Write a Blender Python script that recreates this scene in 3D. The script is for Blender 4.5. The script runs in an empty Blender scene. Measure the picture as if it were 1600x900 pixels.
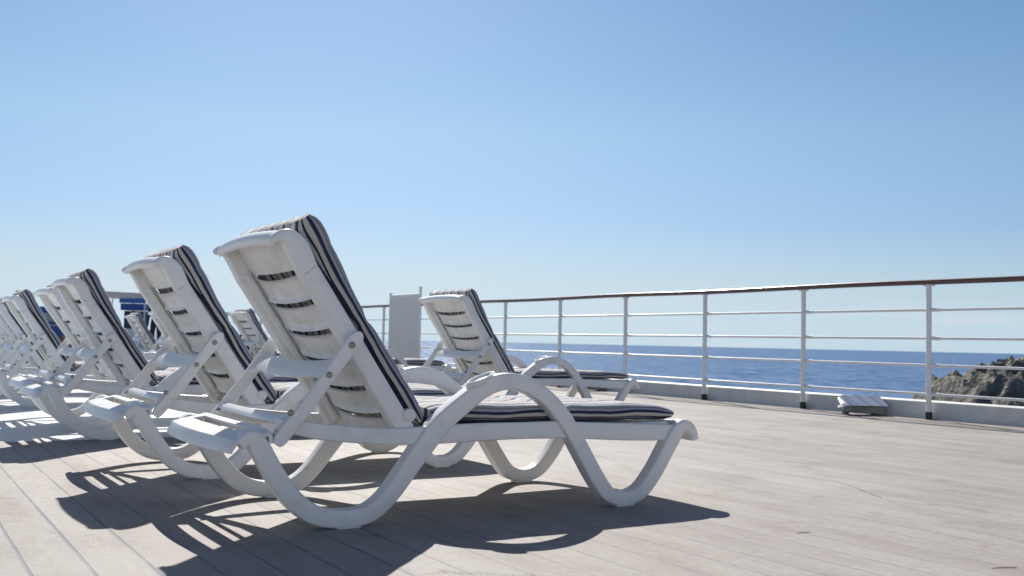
import bpy, bmesh, math, random
from mathutils import Vector, noise, Matrix
random.seed(7)
S = bpy.context.scene
COL = S.collection
rad = math.radians

# ------------------------------------------------------------------ camera
H = 0.54
Fh = Vector((0.5220, 0.8530, 0)).normalized()
Rh = Vector((Fh.y, -Fh.x, 0)); Zh = Vector((0, 0, 1))
pitch = math.atan(84.8 / 1600); roll = math.atan(0.0222)
Fv = Fh * math.cos(pitch) + Zh * math.sin(pitch)
U0 = Zh * math.cos(pitch) - Fh * math.sin(pitch)
Rv = Rh * math.cos(roll) + U0 * math.sin(roll)
Uv = U0 * math.cos(roll) - Rh * math.sin(roll)
cam = bpy.data.cameras.new('camera'); camo = bpy.data.objects.new('camera', cam); COL.objects.link(camo)
camo.matrix_world = Matrix(((Rv.x, Uv.x, -Fv.x, 0), (Rv.y, Uv.y, -Fv.y, 0), (Rv.z, Uv.z, -Fv.z, H), (0, 0, 0, 1)))
cam.sensor_width = 36; cam.lens = 36; cam.clip_start = 0.05; cam.clip_end = 90000
cam.dof.use_dof = True; cam.dof.focus_distance = 3.5; cam.dof.aperture_fstop = 6.3
S.camera = camo

# ------------------------------------------------------------------ sun, sky
sd = Vector((0.43, 1.15, 1.0)).normalized()
elev = math.asin(sd.z); rot = math.atan2(sd.x, sd.y)
sun = bpy.data.lights.new('sun', 'SUN'); sun.energy = 4.6; sun.angle = rad(0.53); sun.color = (1, 0.96, 0.9)
suno = bpy.data.objects.new('sun', sun); COL.objects.link(suno)
suno.rotation_euler = sd.to_track_quat('Z', 'Y').to_euler(); suno.location = (0, 0, 20)
W = bpy.data.worlds.new('World'); S.world = W; W.use_nodes = True
wn = W.node_tree; wn.nodes.clear()
def wnode(t, **k):
    n = wn.nodes.new(t)
    for a, b in k.items(): setattr(n, a, b)
    return n
sky = wnode('ShaderNodeTexSky', sky_type='NISHITA', sun_disc=False, sun_elevation=elev, sun_rotation=rot,
            altitude=0, air_density=1.0, dust_density=0.55, ozone_density=2.2)
bg = wnode('ShaderNodeBackground'); bg.inputs['Strength'].default_value = 0.065
hs = wnode('ShaderNodeHueSaturation'); hs.inputs['Saturation'].default_value = 1.0; hs.inputs['Value'].default_value = 1.0
# thin high cloud low over the horizon
tc = wnode('ShaderNodeTexCoord'); mp = wnode('ShaderNodeMapping'); mp.inputs['Scale'].default_value = (5, 5, 38)
nz = wnode('ShaderNodeTexNoise'); nz.inputs['Scale'].default_value = 1.6; nz.inputs['Detail'].default_value = 7
cr = wnode('ShaderNodeMapRange'); cr.inputs[1].default_value = 0.50; cr.inputs[2].default_value = 0.72
sx = wnode('ShaderNodeSeparateXYZ')
band = wnode('ShaderNodeMapRange', interpolation_type='SMOOTHSTEP'); band.inputs[1].default_value = 0.055; band.inputs[2].default_value = 0.022
mul = wnode('ShaderNodeMath', operation='MULTIPLY'); mul2 = wnode('ShaderNodeMath', operation='MULTIPLY'); mul2.inputs[1].default_value = 0.75
mix = wnode('ShaderNodeMix', data_type='RGBA'); mix.inputs[7].default_value = (7.6, 8.3, 9.0, 1)
out = wnode('ShaderNodeOutputWorld')
L = wn.links.new
L(tc.outputs['Generated'], mp.inputs[0]); L(mp.outputs[0], nz.inputs['Vector']); L(nz.outputs['Fac'], cr.inputs[0])
L(tc.outputs['Generated'], sx.inputs[0]); L(sx.outputs[2], band.inputs[0])
L(cr.outputs[0], mul.inputs[0]); L(band.outputs[0], mul.inputs[1]); L(mul.outputs[0], mul2.inputs[0]); L(mul2.outputs[0], mix.inputs[0])
grade = wnode('ShaderNodeValToRGB'); ge = grade.color_ramp.elements
ge[0].position = 0.0; ge[0].color = (.68, .96, 1.0, 1); ge[1].position = .11; ge[1].color = (.69, .81, 1.0, 1)
e_ = ge.new(.045); e_.color = (.70, .80, 1.0, 1)
e_ = ge.new(.2); e_.color = (.76, .92, 1.0, 1)
e_ = ge.new(.34); e_.color = (.64, .84, 1.0, 1)
e_ = ge.new(.6); e_.color = (.92, .85, .86, 1)
gb = wnode('ShaderNodeMapRange', interpolation_type='SMOOTHSTEP'); gb.inputs[1].default_value = 0; gb.inputs[2].default_value = .06; gb.inputs[3].default_value = 1.42; gb.inputs[4].default_value = 1.0
gm = wnode('ShaderNodeMix', data_type='RGBA', blend_type='MULTIPLY'); gm.inputs[0].default_value = 1
gs = wnode('ShaderNodeCombineXYZ'); gs.inputs[0].default_value = 1; gs.inputs[1].default_value = 1
gm2 = wnode('ShaderNodeMix', data_type='RGBA', blend_type='MULTIPLY'); gm2.inputs[0].default_value = 1
L(sx.outputs[2], grade.inputs[0]); L(sx.outputs[2], gb.inputs[0]); L(gb.outputs[0], gs.inputs[2])
L(sky.outputs[0], gm.inputs[6]); L(grade.outputs[0], gm.inputs[7]); L(gm.outputs[2], gm2.inputs[6]); L(gs.outputs[0], gm2.inputs[7])
# pale air along the horizon
hz = wnode('ShaderNodeMapRange', interpolation_type='SMOOTHSTEP'); hz.inputs[1].default_value = .12; hz.inputs[2].default_value = -.01; hz.inputs[3].default_value = 0; hz.inputs[4].default_value = .82
hm = wnode('ShaderNodeMix', data_type='RGBA'); hm.inputs[7].default_value = (6.1, 7.9, 9.3, 1)
L(sx.outputs[2], hz.inputs[0]); L(hz.outputs[0], hm.inputs[0]); L(gm2.outputs[2], hm.inputs[6]); L(hm.outputs[2], hs.inputs['Color']); L(hs.outputs[0], mix.inputs[6]); L(mix.outputs[2], bg.inputs['Color']); L(bg.outputs[0], out.inputs[0])
S.view_settings.view_transform = 'Standard'; S.view_settings.look = 'None'
S.view_settings.gamma = 1; S.view_settings.exposure = 0.45
S.view_settings.use_curve_mapping = False

# ------------------------------------------------------------------ materials
def mat(name, col, rough=0.5, metal=0.0, spec=0.5, noise_amt=0.0, noise_scale=20, bump=0.0, bump_scale=60, sss=0.0):
    m = bpy.data.materials.new(name); m.use_nodes = True
    nt = m.node_tree; b = nt.nodes['Principled BSDF']
    b.inputs['Base Color'].default_value = (*col, 1); b.inputs['Roughness'].default_value = rough
    b.inputs['Metallic'].default_value = metal; b.inputs['Specular IOR Level'].default_value = spec
    if sss: b.inputs['Subsurface Weight'].default_value = sss; b.inputs['Subsurface Radius'].default_value = (.01, .01, .01)
    t = nt.nodes.new('ShaderNodeTexCoord')
    if noise_amt:
        n = nt.nodes.new('ShaderNodeTexNoise'); n.inputs['Scale'].default_value = noise_scale; n.inputs['Detail'].default_value = 8
        n.inputs['Roughness'].default_value = 0.65
        r = nt.nodes.new('ShaderNodeValToRGB'); r.color_ramp.elements[0].position = 0.3; r.color_ramp.elements[1].position = 0.68
        d = 1 - noise_amt
        r.color_ramp.elements[0].color = (col[0] * d, col[1] * d * .985, col[2] * d * .95, 1); r.color_ramp.elements[1].color = (*col, 1)
        nt.links.new(t.outputs['Object'], n.inputs['Vector']); nt.links.new(n.outputs['Fac'], r.inputs[0]); nt.links.new(r.outputs[0], b.inputs['Base Color'])
    if bump:
        n2 = nt.nodes.new('ShaderNodeTexNoise'); n2.inputs['Scale'].default_value = bump_scale; n2.inputs['Detail'].default_value = 5
        bp = nt.nodes.new('ShaderNodeBump'); bp.inputs['Strength'].default_value = bump; bp.inputs['Distance'].default_value = 0.003
        nt.links.new(t.outputs['Object'], n2.inputs['Vector']); nt.links.new(n2.outputs['Fac'], bp.inputs['Height']); nt.links.new(bp.outputs[0], b.inputs['Normal'])
    return m

def plastic_material():
    m = mat('white_plastic', (0.74, 0.745, 0.74), rough=0.34, spec=0.45, bump=0.06, bump_scale=30)
    nt = m.node_tree; b = nt.nodes['Principled BSDF']; lk = nt.links.new
    t = nt.nodes.new('ShaderNodeTexCoord')
    n = nt.nodes.new('ShaderNodeTexNoise'); n.inputs['Scale'].default_value = 9; n.inputs['Detail'].default_value = 9; n.inputs['Roughness'].default_value = .7
    r = nt.nodes.new('ShaderNodeValToRGB'); e = r.color_ramp.elements
    e[0].position = .30; e[0].color = (.72, .71, .68, 1); e[1].position = .48; e[1].color = (.83, .83, .815, 1)
    # little scuffs
    n3 = nt.nodes.new('ShaderNodeTexNoise'); n3.inputs['Scale'].default_value = 45; n3.inputs['Detail'].default_value = 4
    mp3 = nt.nodes.new('ShaderNodeMapping'); mp3.inputs['Scale'].default_value = (1, 3.5, 1.6)
    r3 = nt.nodes.new('ShaderNodeValToRGB'); e3 = r3.color_ramp.elements
    e3[0].position = .70; e3[0].color = (1, 1, 1, 1); e3[1].position = .78; e3[1].color = (.62, .6, .56, 1)
    mx = nt.nodes.new('ShaderNodeMix'); mx.data_type = 'RGBA'; mx.blend_type = 'MULTIPLY'; mx.inputs[0].default_value = .6
    lk(t.outputs['Object'], n.inputs['Vector']); lk(n.outputs['Fac'], r.inputs[0]); lk(t.outputs['Object'], mp3.inputs[0]); lk(mp3.outputs[0], n3.inputs['Vector'])
    lk(n3.outputs['Fac'], r3.inputs[0]); lk(r.outputs[0], mx.inputs[6]); lk(r3.outputs[0], mx.inputs[7]); lk(mx.outputs[2], b.inputs['Base Color'])
    # sun-aged plastic lets a little light through its thin walls
    b.inputs['Subsurface Weight'].default_value = 0.0
    return m
M_PL = plastic_material()

def thin_plastic():
    m = bpy.data.materials.new('thin_white_plastic'); m.use_nodes = True
    nt = m.node_tree; b = nt.nodes['Principled BSDF']; lk = nt.links.new
    b.inputs['Base Color'].default_value = (.74, .735, .715, 1); b.inputs['Roughness'].default_value = .33
    n = nt.nodes.new('ShaderNodeTexNoise'); n.inputs['Scale'].default_value = 14; n.inputs['Detail'].default_value = 6
    t = nt.nodes.new('ShaderNodeTexCoord'); r = nt.nodes.new('ShaderNodeValToRGB'); e = r.color_ramp.elements
    e[0].position = .3; e[0].color = (.68, .67, .63, 1); e[1].position = .6; e[1].color = (.82, .81, .785, 1)
    lk(t.outputs['Object'], n.inputs['Vector']); lk(n.outputs['Fac'], r.inputs[0]); lk(r.outputs[0], b.inputs['Base Color'])
    return m
M_SLAT = thin_plastic()
M_BOLT = mat('steel_bolt', (0.35, 0.33, 0.30), rough=0.4, metal=0.9, noise_amt=.4, noise_scale=200)
M_DARK = mat('dark_hole', (0.03, 0.03, 0.03), rough=.7)

def stripe_material():
    m = bpy.data.materials.new('striped_canvas'); m.use_nodes = True
    nt = m.node_tree; b = nt.nodes['Principled BSDF']; lk = nt.links.new
    b.inputs['Roughness'].default_value = .85; b.inputs['Specular IOR Level'].default_value = .2
    b.inputs['Sheen Weight'].default_value = .15
    uv = nt.nodes.new('ShaderNodeUVMap'); uv.uv_map = 'stripe'
    sp = nt.nodes.new('ShaderNodeSeparateXYZ'); lk(uv.outputs[0], sp.inputs[0])
    # cloth wanders a little
    n = nt.nodes.new('ShaderNodeTexNoise'); n.inputs['Scale'].default_value = 7; n.inputs['Detail'].default_value = 2; lk(uv.outputs[0], n.inputs['Vector'])
    ma = nt.nodes.new('ShaderNodeMath'); ma.operation = 'MULTIPLY_ADD'; ma.inputs[1].default_value = .006
    lk(n.outputs['Fac'], ma.inputs[0]); lk(sp.outputs[0], ma.inputs[2])
    dv = nt.nodes.new('ShaderNodeMath'); dv.operation = 'DIVIDE'; dv.inputs[1].default_value = .11; lk(ma.outputs[0], dv.inputs[0])
    fr = nt.nodes.new('ShaderNodeMath'); fr.operation = 'FRACT'; lk(dv.outputs[0], fr.inputs[0])
    navy = (.010, .015, .045); cream = (.56, .52, .455); lav = (.36, .37, .46); gold = (.25, .21, .12); slate = (.10, .13, .22); wh = (.62, .61, .58)
    def cramp(seq, src):
        r = nt.nodes.new('ShaderNodeValToRGB'); r.color_ramp.interpolation = 'CONSTANT'; e = r.color_ramp.elements
        while len(e) < len(seq): e.new(.5)
        for k, (p, c) in enumerate(seq): e[k].position = p; e[k].color = (*c, 1)
        lk(src, r.inputs[0]); return r.outputs[0]
    top_c = cramp([(0, navy), (.15, lav), (.19, cream), (.34, gold), (.39, cream), (.50, slate), (.57, lav), (.63, wh), (.94, slate)], fr.outputs[0])
    # boxing strip round the edge is cut from another part of the cloth
    sb = nt.nodes.new('ShaderNodeMath'); sb.operation = 'SUBTRACT'; sb.inputs[1].default_value = 10.003; lk(ma.outputs[0], sb.inputs[0])
    ds = nt.nodes.new('ShaderNodeMath'); ds.operation = 'DIVIDE'; ds.inputs[1].default_value = .064; ds.use_clamp = True; lk(sb.outputs[0], ds.inputs[0])
    side_c = cramp([(0, navy), (.10, lav), (.24, gold), (.31, lav), (.46, navy), (.63, slate), (.68, cream), (.90, navy)], ds.outputs[0])
    gt = nt.nodes.new('ShaderNodeMath'); gt.operation = 'GREATER_THAN'; gt.inputs[1].default_value = 5; lk(sp.outputs[0], gt.inputs[0])
    ms = nt.nodes.new('ShaderNodeMix'); ms.data_type = 'RGBA'; lk(gt.outputs[0], ms.inputs[0]); lk(top_c, ms.inputs[6]); lk(side_c, ms.inputs[7])
    # fading and dust
    n2 = nt.nodes.new('ShaderNodeTexNoise'); n2.inputs['Scale'].default_value = 18; n2.inputs['Detail'].default_value = 8; lk(uv.outputs[0], n2.inputs['Vector'])
    mr = nt.nodes.new('ShaderNodeMapRange'); mr.inputs[1].default_value = .3; mr.inputs[2].default_value = .75; mr.inputs[3].default_value = 0; mr.inputs[4].default_value = .07
    lk(n2.outputs['Fac'], mr.inputs[0])
    mx = nt.nodes.new('ShaderNodeMix'); mx.data_type = 'RGBA'; mx.inputs[7].default_value = (.45, .43, .40, 1)
    lk(mr.outputs[0], mx.inputs[0]); lk(ms.outputs[2], mx.inputs[6]); lk(mx.outputs[2], b.inputs['Base Color'])
    # weave
    w = nt.nodes.new('ShaderNodeTexNoise'); w.inputs['Scale'].default_value = 420; lk(uv.outputs[0], w.inputs['Vector'])
    w2 = nt.nodes.new('ShaderNodeTexNoise'); w2.inputs['Scale'].default_value = 16; w2.inputs['Detail'].default_value = 3; lk(uv.outputs[0], w2.inputs['Vector'])
    ad = nt.nodes.new('ShaderNodeMath'); ad.operation = 'MULTIPLY_ADD'; ad.inputs[1].default_value = 3.5; lk(w2.outputs['Fac'], ad.inputs[0]); lk(w.outputs['Fac'], ad.inputs[2])
    bp = nt.nodes.new('ShaderNodeBump'); bp.inputs['Strength'].default_value = .45; bp.inputs['Distance'].default_value = .004
    lk(ad.outputs[0], bp.inputs['Height']); lk(bp.outputs[0], b.inputs['Normal'])
    return m
M_ST = stripe_material()

def deck_material():
    m = bpy.data.materials.new('worn_deck'); m.use_nodes = True
    nt = m.node_tree; b = nt.nodes['Principled BSDF']; lk = nt.links.new
    b.inputs['Roughness'].default_value = .72; b.inputs['Specular IOR Level'].default_value = .3
    t = nt.nodes.new('ShaderNodeTexCoord')
    def noi(scale, detail=6, vec=None, rough=.6):
        n = nt.nodes.new('ShaderNodeTexNoise'); n.inputs['Scale'].default_value = scale; n.inputs['Detail'].default_value = detail; n.inputs['Roughness'].default_value = rough
        lk((vec or t.outputs['Object']), n.inputs['Vector']); return n.outputs['Fac']
    def ramp(src, stops):
        r = nt.nodes.new('ShaderNodeValToRGB'); e = r.color_ramp.elements
        while len(e) < len(stops): e.new(.5)
        for k, (p, c) in enumerate(stops): e[k].position = p; e[k].color = (*c, 1)
        lk(src, r.inputs[0]); return r.outputs[0]
    def mixc(f, a, c, mode='MIX'):
        x = nt.nodes.new('ShaderNodeMix'); x.data_type = 'RGBA'; x.blend_type = mode
        if isinstance(f, float): x.inputs[0].default_value = f
        else: lk(f, x.inputs[0])
        lk(a, x.inputs[6])
        if isinstance(c, tuple): x.inputs[7].default_value = (*c, 1)
        else: lk(c, x.inputs[7])
        return x.outputs[2]
    def mth(op, a, c):
        x = nt.nodes.new('ShaderNodeMath'); x.operation = op
        for k, v in enumerate((a, c)):
            if isinstance(v, (int, float)): x.inputs[k].default_value = v
            else: lk(v, x.inputs[k])
        return x.outputs[0]
    sx_n = nt.nodes.new('ShaderNodeSeparateXYZ'); lk(t.outputs['Object'], sx_n.inputs[0]); sx0 = sx_n.outputs[0]
    base = ramp(noi(1.1, 8), [(.3, (.285, .254, .228)), (.5, (.332, .304, .276)), (.72, (.376, .350, .324))])
    # long smears running with the planks
    mp = nt.nodes.new('ShaderNodeMapping'); mp.inputs['Scale'].default_value = (3.2, .8, 1); mp.inputs['Rotation'].default_value = (0, 0, .35); lk(t.outputs['Object'], mp.inputs[0])
    base = mixc(.75, base, ramp(noi(1.8, 7, mp.outputs[0], .68), [(.32, (.74, .70, .68)), (.5, (1, 1, 1)), (.7, (1.14, 1.15, 1.17))]), 'MULTIPLY')
    # each board a shade of its own
    pid = mth('FLOOR', mth('DIVIDE', mth('SUBTRACT', sx0, .303 - .06325 + 1.265 - .06325), .1265), 0)
    wn_ = nt.nodes.new('ShaderNodeTexWhiteNoise'); wn_.noise_dimensions = '1D'; lk(pid, wn_.inputs['W'])
    base = mixc(1.0, base, ramp(wn_.outputs[0], [(0, (.94, .935, .93)), (1, (1.04, 1.04, 1.04))]), 'MULTIPLY')
    # dark blotches
    base = mixc(.6, base, ramp(noi(4.3, 5), [(.28, (.62, .56, .50)), (.42, (1, 1, 1))]), 'MULTIPLY')
    # grit
    base = mixc(.55, base, ramp(noi(230, 3), [(.32, (.66, .65, .64)), (.5, (1, 1, 1)), (.68, (1.22, 1.22, 1.22))]), 'MULTIPLY')
    base = mixc(.5, base, ramp(noi(38, 6), [(.3, (.82, .80, .79)), (.6, (1.06, 1.06, 1.06))]), 'MULTIPLY')
    # seams between planks
    sx = nt.nodes.new('ShaderNodeSeparateXYZ'); lk(t.outputs['Object'], sx.inputs[0])
    wob = mth('MULTIPLY', mth('SUBTRACT', noi(9, 3), .5), .005)
    xx = mth('ADD', sx.outputs[0], wob)
    fr = mth('FRACT', mth('DIVIDE', mth('SUBTRACT', xx, .303 - .06325 + 1.265), .1265), 0)
    dist = mth('ABSOLUTE', mth('SUBTRACT', fr, .5), 0)
    wsm = nt.nodes.new('ShaderNodeMapRange'); wsm.inputs[1].default_value = .6; wsm.inputs[2].default_value = 1.3; wsm.inputs[3].default_value = .050; wsm.inputs[4].default_value = .027
    lk(sx.outputs[0], wsm.inputs[0])
    seam = nt.nodes.new('ShaderNodeMapRange'); lk(wsm.outputs[0], seam.inputs[1]); lk(mth('MULTIPLY', wsm.outputs[0], .5), seam.inputs[2]); lk(dist, seam.inputs[0])
    sbr = nt.nodes.new('ShaderNodeMapRange'); sbr.inputs[1].default_value = .30; sbr.inputs[2].default_value = .62; sbr.inputs[3].default_value = .45; sbr.inputs[4].default_value = 1.0
    lk(noi(5, 6), sbr.inputs[0])
    wear = nt.nodes.new('ShaderNodeMapRange'); wear.inputs[1].default_value = .9; wear.inputs[2].default_value = 2.6; wear.inputs[3].default_value = 1; wear.inputs[4].default_value = .95
    lk(sx.outputs[0], wear.inputs[0])
    sbr2 = nt.nodes.new('ShaderNodeMapRange'); sbr2.inputs[1].default_value = .38; sbr2.inputs[2].default_value = .55; sbr2.inputs[3].default_value = .35; sbr2.inputs[4].default_value = 1.0
    lk(noi(.9, 3), sbr2.inputs[0])
    sf = mth('MULTIPLY', mth('MULTIPLY', seam.outputs[0], sbr.outputs[0]), mth('MULTIPLY', wear.outputs[0], sbr2.outputs[0]))
    base = mixc(sf, base, (.135, .145, .185))
    lk(base, b.inputs['Base Color'])
    hgt = mth('SUBTRACT', mth('ADD', mth('MULTIPLY', noi(230, 3), .6), mth('MULTIPLY', noi(30, 5), .9)), mth('MULTIPLY', seam.outputs[0], .8))
    bp = nt.nodes.new('ShaderNodeBump'); bp.inputs['Strength'].default_value = .5; bp.inputs['Distance'].default_value = .004
    lk(hgt, bp.inputs['Height']); lk(bp.outputs[0], b.inputs['Normal'])
    return m
M_DECK = deck_material()

def sea_material():
    m = bpy.data.materials.new('sea_water'); m.use_nodes = True
    nt = m.node_tree; b = nt.nodes['Principled BSDF']; lk = nt.links.new
    b.inputs['Base Color'].default_value = (.014, .062, .20, 1); b.inputs['Roughness'].default_value = .2; b.inputs['IOR'].default_value = 1.14
    t = nt.nodes.new('ShaderNodeTexCoord')
    acc = None
    for sc, k in ((.035, .22), (.14, .55), (.9, .75)):
        n = nt.nodes.new('ShaderNodeTexNoise'); n.inputs['Scale'].default_value = sc; n.inputs['Detail'].default_value = 4
        lk(t.outputs['Object'], n.inputs['Vector'])
        s = nt.nodes.new('ShaderNodeVectorMath'); s.operation = 'SUBTRACT'; s.inputs[1].default_value = (.5, .5, .5); lk(n.outputs['Color'], s.inputs[0])
        q = nt.nodes.new('ShaderNodeVectorMath'); q.operation = 'MULTIPLY'; q.inputs[1].default_value = (k * 2, k * 2, 0); lk(s.outputs[0], q.inputs[0])
        if acc:
            a = nt.nodes.new('ShaderNodeVectorMath'); a.operation = 'ADD'; lk(acc, a.inputs[0]); lk(q.outputs[0], a.inputs[1]); acc = a.outputs[0]
        else: acc = q.outputs[0]
    a = nt.nodes.new('ShaderNodeVectorMath'); a.operation = 'ADD'; a.inputs[1].default_value = (0, 0, 1); lk(acc, a.inputs[0])
    nn = nt.nodes.new('ShaderNodeVectorMath'); nn.operation = 'NORMALIZE'; lk(a.outputs[0], nn.inputs[0]); lk(nn.outputs[0], b.inputs['Normal'])
    return m
M_SEA = sea_material()
M_WPAINT = mat('white_paint', (.88, .88, .87), rough=.4, noise_amt=.12, noise_scale=12, bump=.2, bump_scale=40)
M_WALL = mat('kerb_paint', (.72, .72, .70), rough=.6, noise_amt=.22, noise_scale=5, bump=.4, bump_scale=15)
M_BLACK = mat('black_rubber', (.035, .04, .038), rough=.6, noise_amt=.3, noise_scale=60)

def wood_material():
    m = bpy.data.materials.new('varnished_wood'); m.use_nodes = True
    nt = m.node_tree; b = nt.nodes['Principled BSDF']; lk = nt.links.new
    b.inputs['Roughness'].default_value = .28; b.inputs['Coat Weight'].default_value = .5; b.inputs['Coat Roughness'].default_value = .12
    t = nt.nodes.new('ShaderNodeTexCoord'); mp = nt.nodes.new('ShaderNodeMapping'); mp.inputs['Scale'].default_value = (60, 2.5, 60)
    n = nt.nodes.new('ShaderNodeTexNoise'); n.inputs['Scale'].default_value = 1.2; n.inputs['Detail'].default_value = 6
    r = nt.nodes.new('ShaderNodeValToRGB'); e = r.color_ramp.elements
    e[0].position = .3; e[0].color = (.045, .016, .010, 1); e[1].position = .7; e[1].color = (.16, .055, .032, 1)
    lk(t.outputs['Object'], mp.inputs[0]); lk(mp.outputs[0], n.inputs['Vector']); lk(n.outputs['Fac'], r.inputs[0]); lk(r.outputs[0], b.inputs['Base Color'])
    return m
M_WOOD = wood_material()
M_FOIL = mat('galvanised_sheet', (.88, .90, .90), rough=.30, metal=.95, noise_amt=.08, noise_scale=9, bump=.8, bump_scale=7)
M_CANVAS = mat('white_canvas', (.82, .82, .80), rough=.9, noise_amt=.08, noise_scale=6, bump=.5, bump_scale=9)
M_BLUE = mat('blue_paint', (.025, .085, .34), rough=.5, noise_amt=.3, noise_scale=3)
M_NAVY = mat('navy_display', (.03, .05, .13), rough=.5, noise_amt=.4, noise_scale=5)
M_BLUE2 = mat('blue_banner', (.06, .17, .50), rough=.7, noise_amt=.2, noise_scale=4)
M_GREYW = mat('grey_window', (.30, .36, .38), rough=.3, noise_amt=.4, noise_scale=2)
M_BEIGE = mat('beige_canopy', (.70, .66, .62), rough=.8, noise_amt=.2, noise_scale=5)
M_SKIN = mat('skin', (.42, .20, .13), rough=.6, noise_amt=.15)
M_RUST = mat('rust_red_cloth', (.28, .075, .04), rough=.8, noise_amt=.3, noise_scale=15)
M_HAIR = mat('dark_hair', (.018, .014, .013), rough=.6, noise_amt=.3, noise_scale=60)
M_SHIRT = mat('navy_cloth', (.03, .04, .08), rough=.9, noise_amt=.2, noise_scale=20)
M_GREYP = mat('dark_grey_paint', (.07, .08, .09), rough=.5, noise_amt=.3)
M_HULL = mat('hull_paint', (.62, .64, .67), rough=.4, noise_amt=.1, noise_scale=.5)

# ------------------------------------------------------------------ helpers
def finish(name, bm, m, parent=None, smooth=30, bevel=0):
    me = bpy.data.meshes.new(name)
    bmesh.ops.recalc_face_normals(bm, faces=bm.faces[:])
    bm.to_mesh(me); bm.free()
    for mm in (m if isinstance(m, (list, tuple)) else [m]): me.materials.append(mm)
    o = bpy.data.objects.new(name, me); COL.objects.link(o)
    if parent: o.parent = parent
    if smooth:
        me.polygons.foreach_set('use_smooth', [True] * len(me.polygons))
        try: me.set_sharp_from_angle(angle=rad(smooth))
        except Exception: pass
    if bevel:
        b = o.modifiers.new('bevel', 'BEVEL'); b.width = bevel; b.segments = 2; b.limit_method = 'ANGLE'; b.angle_limit = rad(40)
    return o
def tag(o, label=None, cat=None, group=None, kind=None):
    if label: o['label'] = label
    if cat: o['category'] = cat
    if group: o['group'] = group
    if kind: o['kind'] = kind
    return o
def empty(name, loc=(0, 0, 0), rz=0, label=None, cat=None, group=None):
    o = bpy.data.objects.new(name, None); COL.objects.link(o); o.location = loc; o.rotation_euler = (0, 0, rz); o.empty_display_size = .1
    return tag(o, label, cat, group)
def copy_tree(o, parent=None):
    c = o.copy(); COL.objects.link(c); c.parent = parent
    for ch in [x for x in KIDS.get(o.name, [])]: copy_tree(ch, c)
    return c
KIDS = {}
def index_kids():
    KIDS.clear()
    for o in bpy.data.objects:
        if o.parent: KIDS.setdefault(o.parent.name, []).append(o)
def catmull(P, n=6):
    P = [Vector(p) for p in P]; out = []
    Q = [2 * P[0] - P[1]] + P + [2 * P[-1] - P[-2]]
    for i in range(1, len(Q) - 2):
        a, b, c, d = Q[i - 1:i + 3]
        for k in range(n):
            t = k / n
            out.append(.5 * ((2 * b) + (c - a) * t + (2 * a - 5 * b + 4 * c - d) * t * t + (3 * b - a - 3 * c + d) * t ** 3))
    out.append(P[-1]); return out
def rrect(a, b, r, n=3):
    """rounded rectangle, half sizes a (first axis), b (second)"""
    pts = []
    for cx, cy, a0 in ((a - r, b - r, 0), (-a + r, b - r, 90), (-a + r, -b + r, 180), (a - r, -b + r, 270)):
        for k in range(n + 1):
            t = rad(a0 + 90 * k / n); pts.append((cx + r * math.cos(t), cy + r * math.sin(t)))
    return pts
def ribbon(bm, path, hw, y0, y1, r=.006, closed_ends=True):
    """path: list of (x,z[,halfwidth]) in the xz plane, swept as a rounded bar between y0 and y1"""
    n = len(path); loops = []
    for i, p in enumerate(path):
        x, z = p[0], p[1]; w = p[2] if len(p) > 2 else hw
        a = path[max(0, i - 1)]; c = path[min(n - 1, i + 1)]
        t = Vector((c[0] - a[0], c[1] - a[1])).normalized(); nn = Vector((-t.y, t.x))
        yc = (y0 + y1) / 2; hy = abs(y1 - y0) / 2
        loops.append([bm.verts.new((x + nn.x * u, yc + v, z + nn.y * u)) for u, v in rrect(w, hy, min(r, w * .9, hy * .9))])
    m = len(loops[0])
    for i in range(n - 1):
        for k in range(m): bm.faces.new((loops[i][k], loops[i][(k + 1) % m], loops[i + 1][(k + 1) % m], loops[i + 1][k]))
    bm.faces.new(loops[0]); bm.faces.new(loops[-1][::-1])
def tube(bm, pts, r, n=10, rads=None):
    pts = [Vector(p) for p in pts]; loops = []
    for i, p in enumerate(pts):
        t = (pts[min(i + 1, len(pts) - 1)] - pts[max(i - 1, 0)]).normalized()
        up = Vector((0, 0, 1)) if abs(t.z) < .9 else Vector((1, 0, 0))
        a = t.cross(up).normalized(); b = a.cross(t)
        rr = rads[i] if rads else r
        loops.append([bm.verts.new(p + (a * math.cos(2 * math.pi * k / n) + b * math.sin(2 * math.pi * k / n)) * rr) for k in range(n)])
    for i in range(len(pts) - 1):
        for k in range(n): bm.faces.new((loops[i][k], loops[i][(k + 1) % n], loops[i + 1][(k + 1) % n], loops[i + 1][k]))
    bm.faces.new(loops[0][::-1]); bm.faces.new(loops[-1])
def box(bm, c, s, rz=0):
    mtx = Matrix.Translation(c) @ Matrix.Rotation(rz, 4, 'Z') @ Matrix.Diagonal((*s, 1))
    bmesh.ops.create_cube(bm, size=1, matrix=mtx)
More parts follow.
